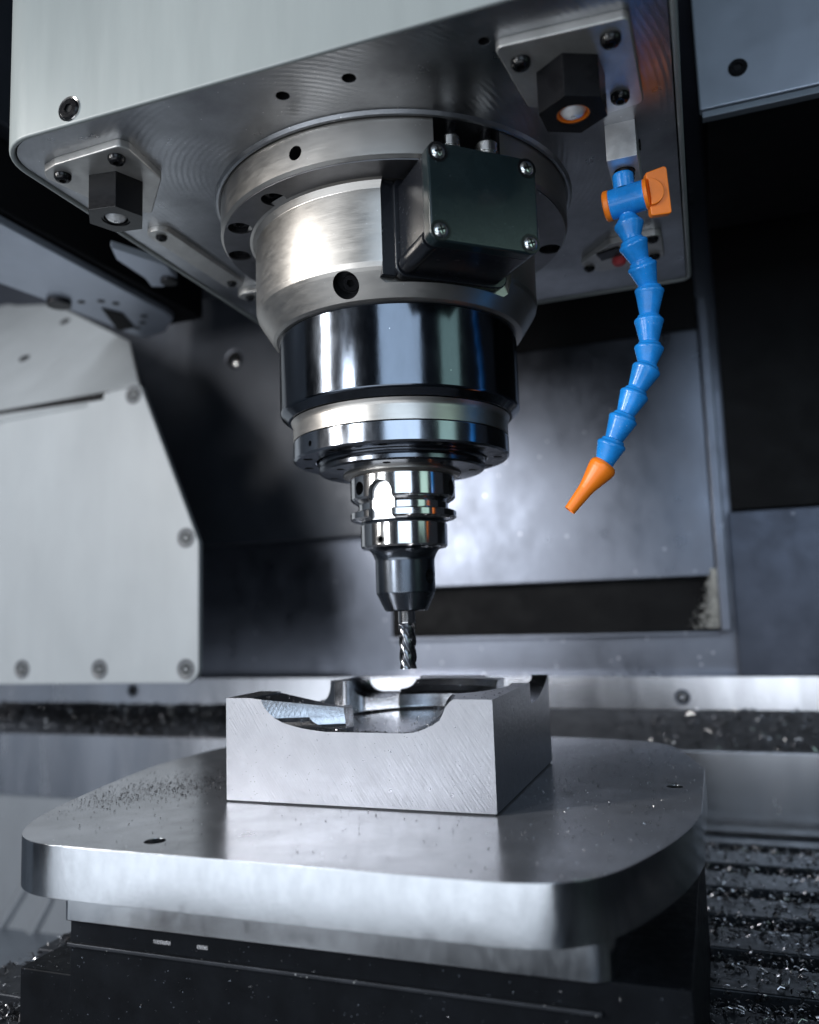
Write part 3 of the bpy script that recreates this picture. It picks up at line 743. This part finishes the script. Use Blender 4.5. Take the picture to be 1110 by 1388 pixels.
# ================================================================== WORKPIECE
wp = thing('workpiece', 'milled steel block with sculpted pocket standing on the pallet', 'workpiece', (-15, 25, -104.4))
X0, X1, Y0, Y1, ZT, ZB = -93.5, 63.5, -50.0, 100.0, -47.0, -104.4
def cutter_round(cx, cy, R_, dep, rc, seg=128):
    """round cutter path with corner radius rc, open to the top"""
    pr = [(0, ZT - dep)]
    for i in range(9):
        a_ = math.pi / 2 * i / 8; pr.append((R_ - rc + rc * math.sin(a_), ZT - dep + rc * (1 - math.cos(a_))))
    pr += [(R_, ZT + 12), (0, ZT + 12)]
    mb_ = MB(); return mb_.frame((cx, cy, 0), (1, 0, 0), (0, 1, 0), (0, 0, 1), lambda t: t.lathe(pr, seg))
def cutter_prism(poly, dep):
    return MB().prism(ccw(poly), ZT - dep, ZT + 14)
def loft(levels):
    """solid from rings of equal length, bottom first"""
    mb_ = MB(); n_ = len(levels[0]); vs_ = [v_ for l_ in levels for v_ in l_]; fs_ = []
    for i_ in range(len(levels) - 1):
        for k_ in range(n_):
            j_ = (k_ + 1) % n_; fs_.append((i_ * n_ + k_, i_ * n_ + j_, (i_ + 1) * n_ + j_, (i_ + 1) * n_ + k_))
    fs_ += [tuple(range(n_ - 1, -1, -1)), tuple(range((len(levels) - 1) * n_, len(levels) * n_))]
    return mb_.add(vs_, fs_)
# front opening: left wall sweeps from the front face back to the tip of the petal
lv = []
for dep, xl, xr in ((17.8, -31, 15), (17.3, -36, 20), (16.2, -45, 24), (15, -51, 27), (13.2, -57.5, 31), (11, -62, 34.5), (8, -66, 36.5), (4.5, -69, 38), (1.5, -70.5, 40.5), (-0.2, -71, 43), (-12, -71, 43)):
    z_ = ZT - dep
    lv.append([(xl, -70, z_), (xr, -70, z_), (xr, -50, z_), (xr - 5, -30, z_), (xr - 16, -12, z_), (-24, -12, z_), (-26.5 + 0.12 * max(0, dep), -37, z_), (xl * .5 - 13.2, -43.4, z_), (xl, -50, z_)])
ctl = [loft(lv),
       cutter_round(3, 14.3, 49.3, 18.6, 3.0),
       cutter_prism(round_poly([(-110, -10), (-82, -12), (-29, -34), (-27, 61), (-57, 61), (-66, 54), (-76, 57), (-110, 80)], [0, 14, 2, 4, 8, 5, 3, 0], 8), 17.0),
       cutter_round(-114, 84, 42, 15.0, 14.0, 112),
       cutter_round(-46, 77, 26, 12.0, 11.0, 96),
       cutter_round(-46, 104, 22, 11.0, 10.0, 96),
       cutter_round(36, 96, 17, 13.0, 8.0, 80)]
# dish on the rear post
q = MB(); q.frame((3, 25, 0), (1, 0, 0), (0, 1, 0), (0, 0, 1), lambda t: t.lathe([(0, ZT - 9), (40, ZT - 9), (44, ZT - 7.4), (48.5, ZT - 4.2), (52, ZT + .4), (52, ZT + 9), (0, ZT + 9)], 128)); ctl.append(q)
# scoop that opens the right face near the rear corner
q = MB(); q.frame((38, 0, 0), (0, 1, 0), (0, 0, 1), (1, 0, 0), lambda t: t.prism(ccw([(41, ZT + 10), (41, ZT - 11.4), (44, ZT - 12.3), (52, ZT - 12.5), (62, ZT - 11.6), (74, ZT - 9.2), (85, ZT - 6), (95, ZT - 2.2), (101, ZT + .6), (101, ZT + 10)]), 0, 40)); ctl.append(q)
# top of the petal falls gently to its tip
q = MB(); q.frame((-78, -50, ZT), Vector((0.99, 0.0, -0.115)).normalized(), Vector((0.0, 1, -0.02)).normalized(), Vector((0.115, 0.02, 0.99)).normalized(),
                  lambda t: t.box((0, -20, 0), (54, 42, 30))); ctl.append(q)
o = part('block', MB().box((X0, Y0, ZB + 0.9), (X1, Y1, ZT)), 'workpiece', wp, 0, angle=11, cutter=ctl, recess='milled')
part('foot', MB().box((X0 + 1.2, Y0 + 1.2, ZB - 0.1), (X1 - 1.2, Y1 - 1.2, ZB + 1.0)), 'hole', wp)  # dark inset added to draw the shadow line under the block
from mathutils.bvhtree import BVHTree
bvh = BVHTree.FromPolygons([v.co / S + ORG[wp.name] for v in o.data.vertices], [tuple(p.vertices) for p in o.data.polygons])
def depth(x, y):
    h = bvh.ray_cast(Vector((x, y, ZT + 20)), Vector((0, 0, -1)))
    return ZT - h[0].z if h[0] is not None else 0.0

# ================================================================== PALLET, RISER, FIXTURE BASE
ZP = -104.4
def chaikin(poly, hard, it=4):
    pts = [(p, i in hard) for i, p in enumerate(poly)]
    for _ in range(it):
        new = []
        for i in range(len(pts)):
            (p, h), (q, h2) = pts[i], pts[(i + 1) % len(pts)]
            if h: new.append((p, True))
            a_ = (p[0] * .75 + q[0] * .25, p[1] * .75 + q[1] * .25); b_ = (p[0] * .25 + q[0] * .75, p[1] * .25 + q[1] * .75)
            if not (h and _ > 0): new.append((a_, False))
            new.append((b_, False))
        pts = new
    return [p for p, h in pts]
def catmull(pts, hard, sub=7):
    n = len(pts); out = []
    for i in range(n):
        p0, p1, p2, p3 = [Vector(pts[(i + k) % n]) for k in (-1, 0, 1, 2)]
        if i in hard: p0 = p1 * 2 - p2
        if (i + 1) % n in hard: p3 = p2 * 2 - p1
        t0 = 0.0; t1 = t0 + max(1e-3, (p1 - p0).length) ** .5; t2 = t1 + max(1e-3, (p2 - p1).length) ** .5; t3 = t2 + max(1e-3, (p3 - p2).length) ** .5
        for k in range(sub):
            t = t1 + (t2 - t1) * k / sub
            A1 = p0 * ((t1 - t) / (t1 - t0)) + p1 * ((t - t0) / (t1 - t0)); A2 = p1 * ((t2 - t) / (t2 - t1)) + p2 * ((t - t1) / (t2 - t1)); A3 = p2 * ((t3 - t) / (t3 - t2)) + p3 * ((t - t2) / (t3 - t2))
            B1 = A1 * ((t2 - t) / (t2 - t0)) + A2 * ((t - t0) / (t2 - t0)); B2 = A2 * ((t3 - t) / (t3 - t1)) + A3 * ((t - t1) / (t3 - t1))
            c_ = B1 * ((t2 - t) / (t2 - t1)) + B2 * ((t - t1) / (t2 - t1)); out.append((c_.x, c_.y))
    return out
pp = [(-140, -145), (-118, -147.5), (-60, -147.5), (66, -147.5), (96, -146.5), (112, -142), (127, -129), (146, -87), (156, -50), (160, -22), (160, 93), (148, 140), (133, 180), (103, 198), (-150, 198), (-192, 150), (-209, 55), (-199, -20), (-181, -92), (-170, -117), (-156, -136)]
pp = catmull(pp, {9, 10}, 7)
pal = thing('pallet', 'thick rounded steel pallet plate carrying the workpiece', 'pallet', (-20, 20, -128))
pc1 = onz((210, 1140), ZP); pc2 = onz((915, 1066), ZP)
o = part('plate', MB().prism(pp, -128.4, ZP), 'pallet', pal, 1.8, seg=3, cutter=[cylm((pc1.x, pc1.y, ZP + 2), (0, 0, -1), 5, 16, 28), cylm((pc2.x, pc2.y, ZP + 2), (0, 0, -1), 4.5, 16, 28)], recess='pallet')
o.data.materials.append(MAT['pallet_top'])
ti = len(o.data.materials) - 1
for p in o.data.polygons:
    if p.normal.z > 0.9 and p.area > 1e-4: p.material_index = ti
ris = thing('riser_plate', 'smaller bright steel plate under the pallet', 'riser plate', (-10, 0, -150))
part('plate', MB().prism(round_poly(ccw([(-147, -117), (127, -117), (127, 110), (-147, 110)]), [3, 12, 8, 8], 8), -150.4, -128.2), 'pallet', ris, 0.7)
fb = thing('fixture_base', 'black fixture base with stepped foot standing on the table', 'fixture base', (0, 0, -225))
part('body', MB().box((-146, -113, -225), (155, 120, -150.2)), 'vise', fb, 0.8)
part('rail', MB().box((-146.2, -115.2, -163.5), (120, -112.6, -161.6)), 'table', fb, 0.5)
part('foot', MB().box((-203, -88, -225), (-145.5, -30, -190)), 'vise', fb, 1.2)
part('foot_step', MB().box((-186, -30.5, -225), (-145.5, 30, -186)), 'vise', fb, 1.2)
for x, w in ((-95, 10), (-70, 6)):
    part('mark', MB().box((x, -113.5, -157.4), (x + w, -112.8, -155.6)), 'chip', fb)

# ================================================================== MACHINE TABLE
ZTB = -225
tb = thing('machine_table', 'dark machine table with parallel slots full of chips', 'machine table', (100, 60, -300))
part('slab', MB().box((-285, -420, -300), (640, 408, ZTB - 16)), 'table', tb)
y = 402
k = 0
while y > -420:
    w = 38 if k else 20
    part('rib', MB().box((-285, y - w, ZTB - 16.2), (640, y, ZTB)), 'table', tb, 1.2)
    y -= w + 24; k += 1

# ------------------------------------------------------------------ chips
def chips(name, label, regions, material, sz, cat='metal chips'):
    mb = MB()
    for (fn, cnt, s0, s1) in regions:
        for _ in range(cnt):
            p = fn()
            if p is None: continue
            L = random.uniform(s0, s1); a = random.uniform(0, 2 * math.pi); til = random.uniform(-0.35, 0.6)
            d = Vector((math.cos(a) * math.cos(til), math.sin(a) * math.cos(til), math.sin(til)))
            up = Vector((random.uniform(-.6, .6), random.uniform(-.6, .6), 1)).normalized()
            sd = d.cross(up).normalized(); w = L * random.uniform(0.12, 0.38); nn = sd.cross(d)
            cv = L * random.uniform(0.05, 0.35)
            q = [p - d * L / 2, p + nn * cv, p + d * L / 2]
            vs = []
            for c_ in q: vs += [c_ - sd * w / 2, c_ + sd * w / 2, c_ + sd * w / 2 + nn * w * .3, c_ - sd * w / 2 + nn * w * .3]
            fs = []
            for r_ in range(2):
                b0 = r_ * 4
                for e in range(4): fs.append((b0 + e, b0 + (e + 1) % 4, b0 + 4 + (e + 1) % 4, b0 + 4 + e))
            fs += [(3, 2, 1, 0), (8, 9, 10, 11)]
            mb.add(vs, fs)
    me = bpy.data.meshes.new(name); me.from_pydata([tuple((v + Vector((0, 0, ZO))) * S) for v in mb.v], [], mb.f)
    me.materials.append(MAT[material])
    o = bpy.data.objects.new(name, me); sc.collection.objects.link(o)
    tag(o, label, cat, kind='stuff')
    return o
U = random.uniform
def rib_y():
    # mostly in the slots
    k = random.randrange(0, 11); base = 402 - 20 - 62 * k + (38 - 38)
    if random.random() < 0.72: return base - 24 * random.random(), ZTB - 13 * random.random()
    return base - 24 - 38 * random.random() ** 2, ZTB + 0.4
def tr_():
    y_, z_ = rib_y(); return Vector((U(140, 420), y_, z_ + .6))
def tn_():
    return Vector((U(150, 300), U(-60, 230), ZTB + 0.8 - 9 * random.random() ** 2))
def tl_():
    y_, z_ = rib_y(); return Vector((U(-285, -150), y_, z_ + .6))
chips('table_chips', 'loose bright steel chips in the table slots', [(tr_, 7500, 1.6, 5.5), (tn_, 700, 1.6, 5.0), (tl_, 3000, 1.5, 5)], 'chip', 3)
chips('dark_table_chips', 'dark steel chips packed in the table slots', [(tr_, 5000, 2, 6), (tl_, 2500, 2, 6)], 'dust', 3)
def led_(x0, x1):
    def f():
        t = random.random(); return Vector((U(x0, x1), 469 - 53 * t, -115.5 - 31.5 * t + 1.5))
    return f
def ledc_():
    for _ in range(6):
        x = U(-800, -170); w_ = 0.5 + 0.5 * math.sin(x * 0.031) * math.sin(x * 0.013 + 1.0)
        t = min(1.0, abs(random.gauss(0.35 + 0.2 * math.sin(x * 0.02), 0.25)))
        if random.random() < 0.25 + 0.75 * w_: return Vector((x, 469 - 53 * t, -115.5 - 31.5 * t + 1.5))
chips('ledge_chips', 'dark chips lying on the ledge of the way cover', [(ledc_, 5200, 2, 8), (led_(60, 330), 120, 2, 6)], 'dust', 5)
chips('bright_ledge_chips', 'bright chips scattered on the ledge of the way cover', [(led_(-800, -180), 500, 3, 8), (led_(100, 330), 260, 3, 8)], 'chip', 5)
def inpoly(x, y):
    c = False
    for i in range(len(pp)):
        a, b = pp[i - 1], pp[i]
        if (a[1] > y) != (b[1] > y) and x < (b[0] - a[0]) * (y - a[1]) / (b[1] - a[1]) + a[0]: c = not c
    return c
def pal_(x0, x1, y0, y1, dens=1.0):
    def f():
        x, y_ = U(x0, x1), U(y0, y1)
        if not inpoly(x, y_) or (X0 - 1 < x < X1 + 1 and Y0 - 1 < y_ < Y1 + 1): return None
        return Vector((x, y_, ZP + 0.25))
    return f
def pal_band():
    # drift of grit running back along the left of the block
    t = random.random(); x = -180 + 85 * t + random.gauss(0, 13); y_ = -62 + 105 * t + random.gauss(0, 26)
    if not inpoly(x, y_) or (X0 - 1 < x and y_ > Y0 - 1 and x < X1 + 1): return None
    return Vector((x, y_, ZP + 0.25))
chips('pallet_grit', 'drift of fine dark grit on the pallet beside the block', [(pal_band, 1900, 0.35, 1.5), (pal_(-200, 160, -146, 190), 900, 0.3, 1.1)], 'dust', 1)
chips('pallet_bright_grit', 'fine bright grit scattered on the pallet top', [(pal_(66, 160, -140, 190), 420, 0.4, 1.3), (pal_(-200, 160, -146, 190), 120, 0.4, 1.0)], 'chip', 1)
def blk():
    x = X0 + (X1 - X0) * random.random(); y_ = U(Y0, Y1); return Vector((x, y_, ZT - depth(x, y_) + 0.2))
def blkf():
    x = U(-70, 40); return Vector((x, Y0 + U(0, 3), ZT - depth(x, Y0) + 0.2))
chips('block_burrs', 'tiny burrs and chips on the milled block', [(blk, 420, 0.4, 1.5), (blkf, 200, 0.5, 1.9)], 'dust', 1)
chips('pocket_chips', 'tiny bright chips lying in the pocket of the milled block', [(blk, 220, 0.5, 1.6)], 'chip', 1)
def base_():
    if random.random() < .6: return Vector((U(-146, 155), -113.2, U(-225, -152)))
    return Vector((U(-202, -146), U(-88, -32), -189.8))
chips('base_chips', 'small bright chips stuck to the black fixture base', [(base_, 300, 0.4, 1.2)], 'chip', 1)
# dried coolant crust at the corner of the column cover
def crust():
    t = random.random(); return Vector((176 - abs(random.gauss(0, 9)) * (1.2 - t), 470 - random.random() * 4, -30 + 62 * t))
chips('coolant_crust', 'pale dried coolant crust on the corner of the column cover', [(crust, 1300, 1.2, 4)], 'residue', 5, 'residue')
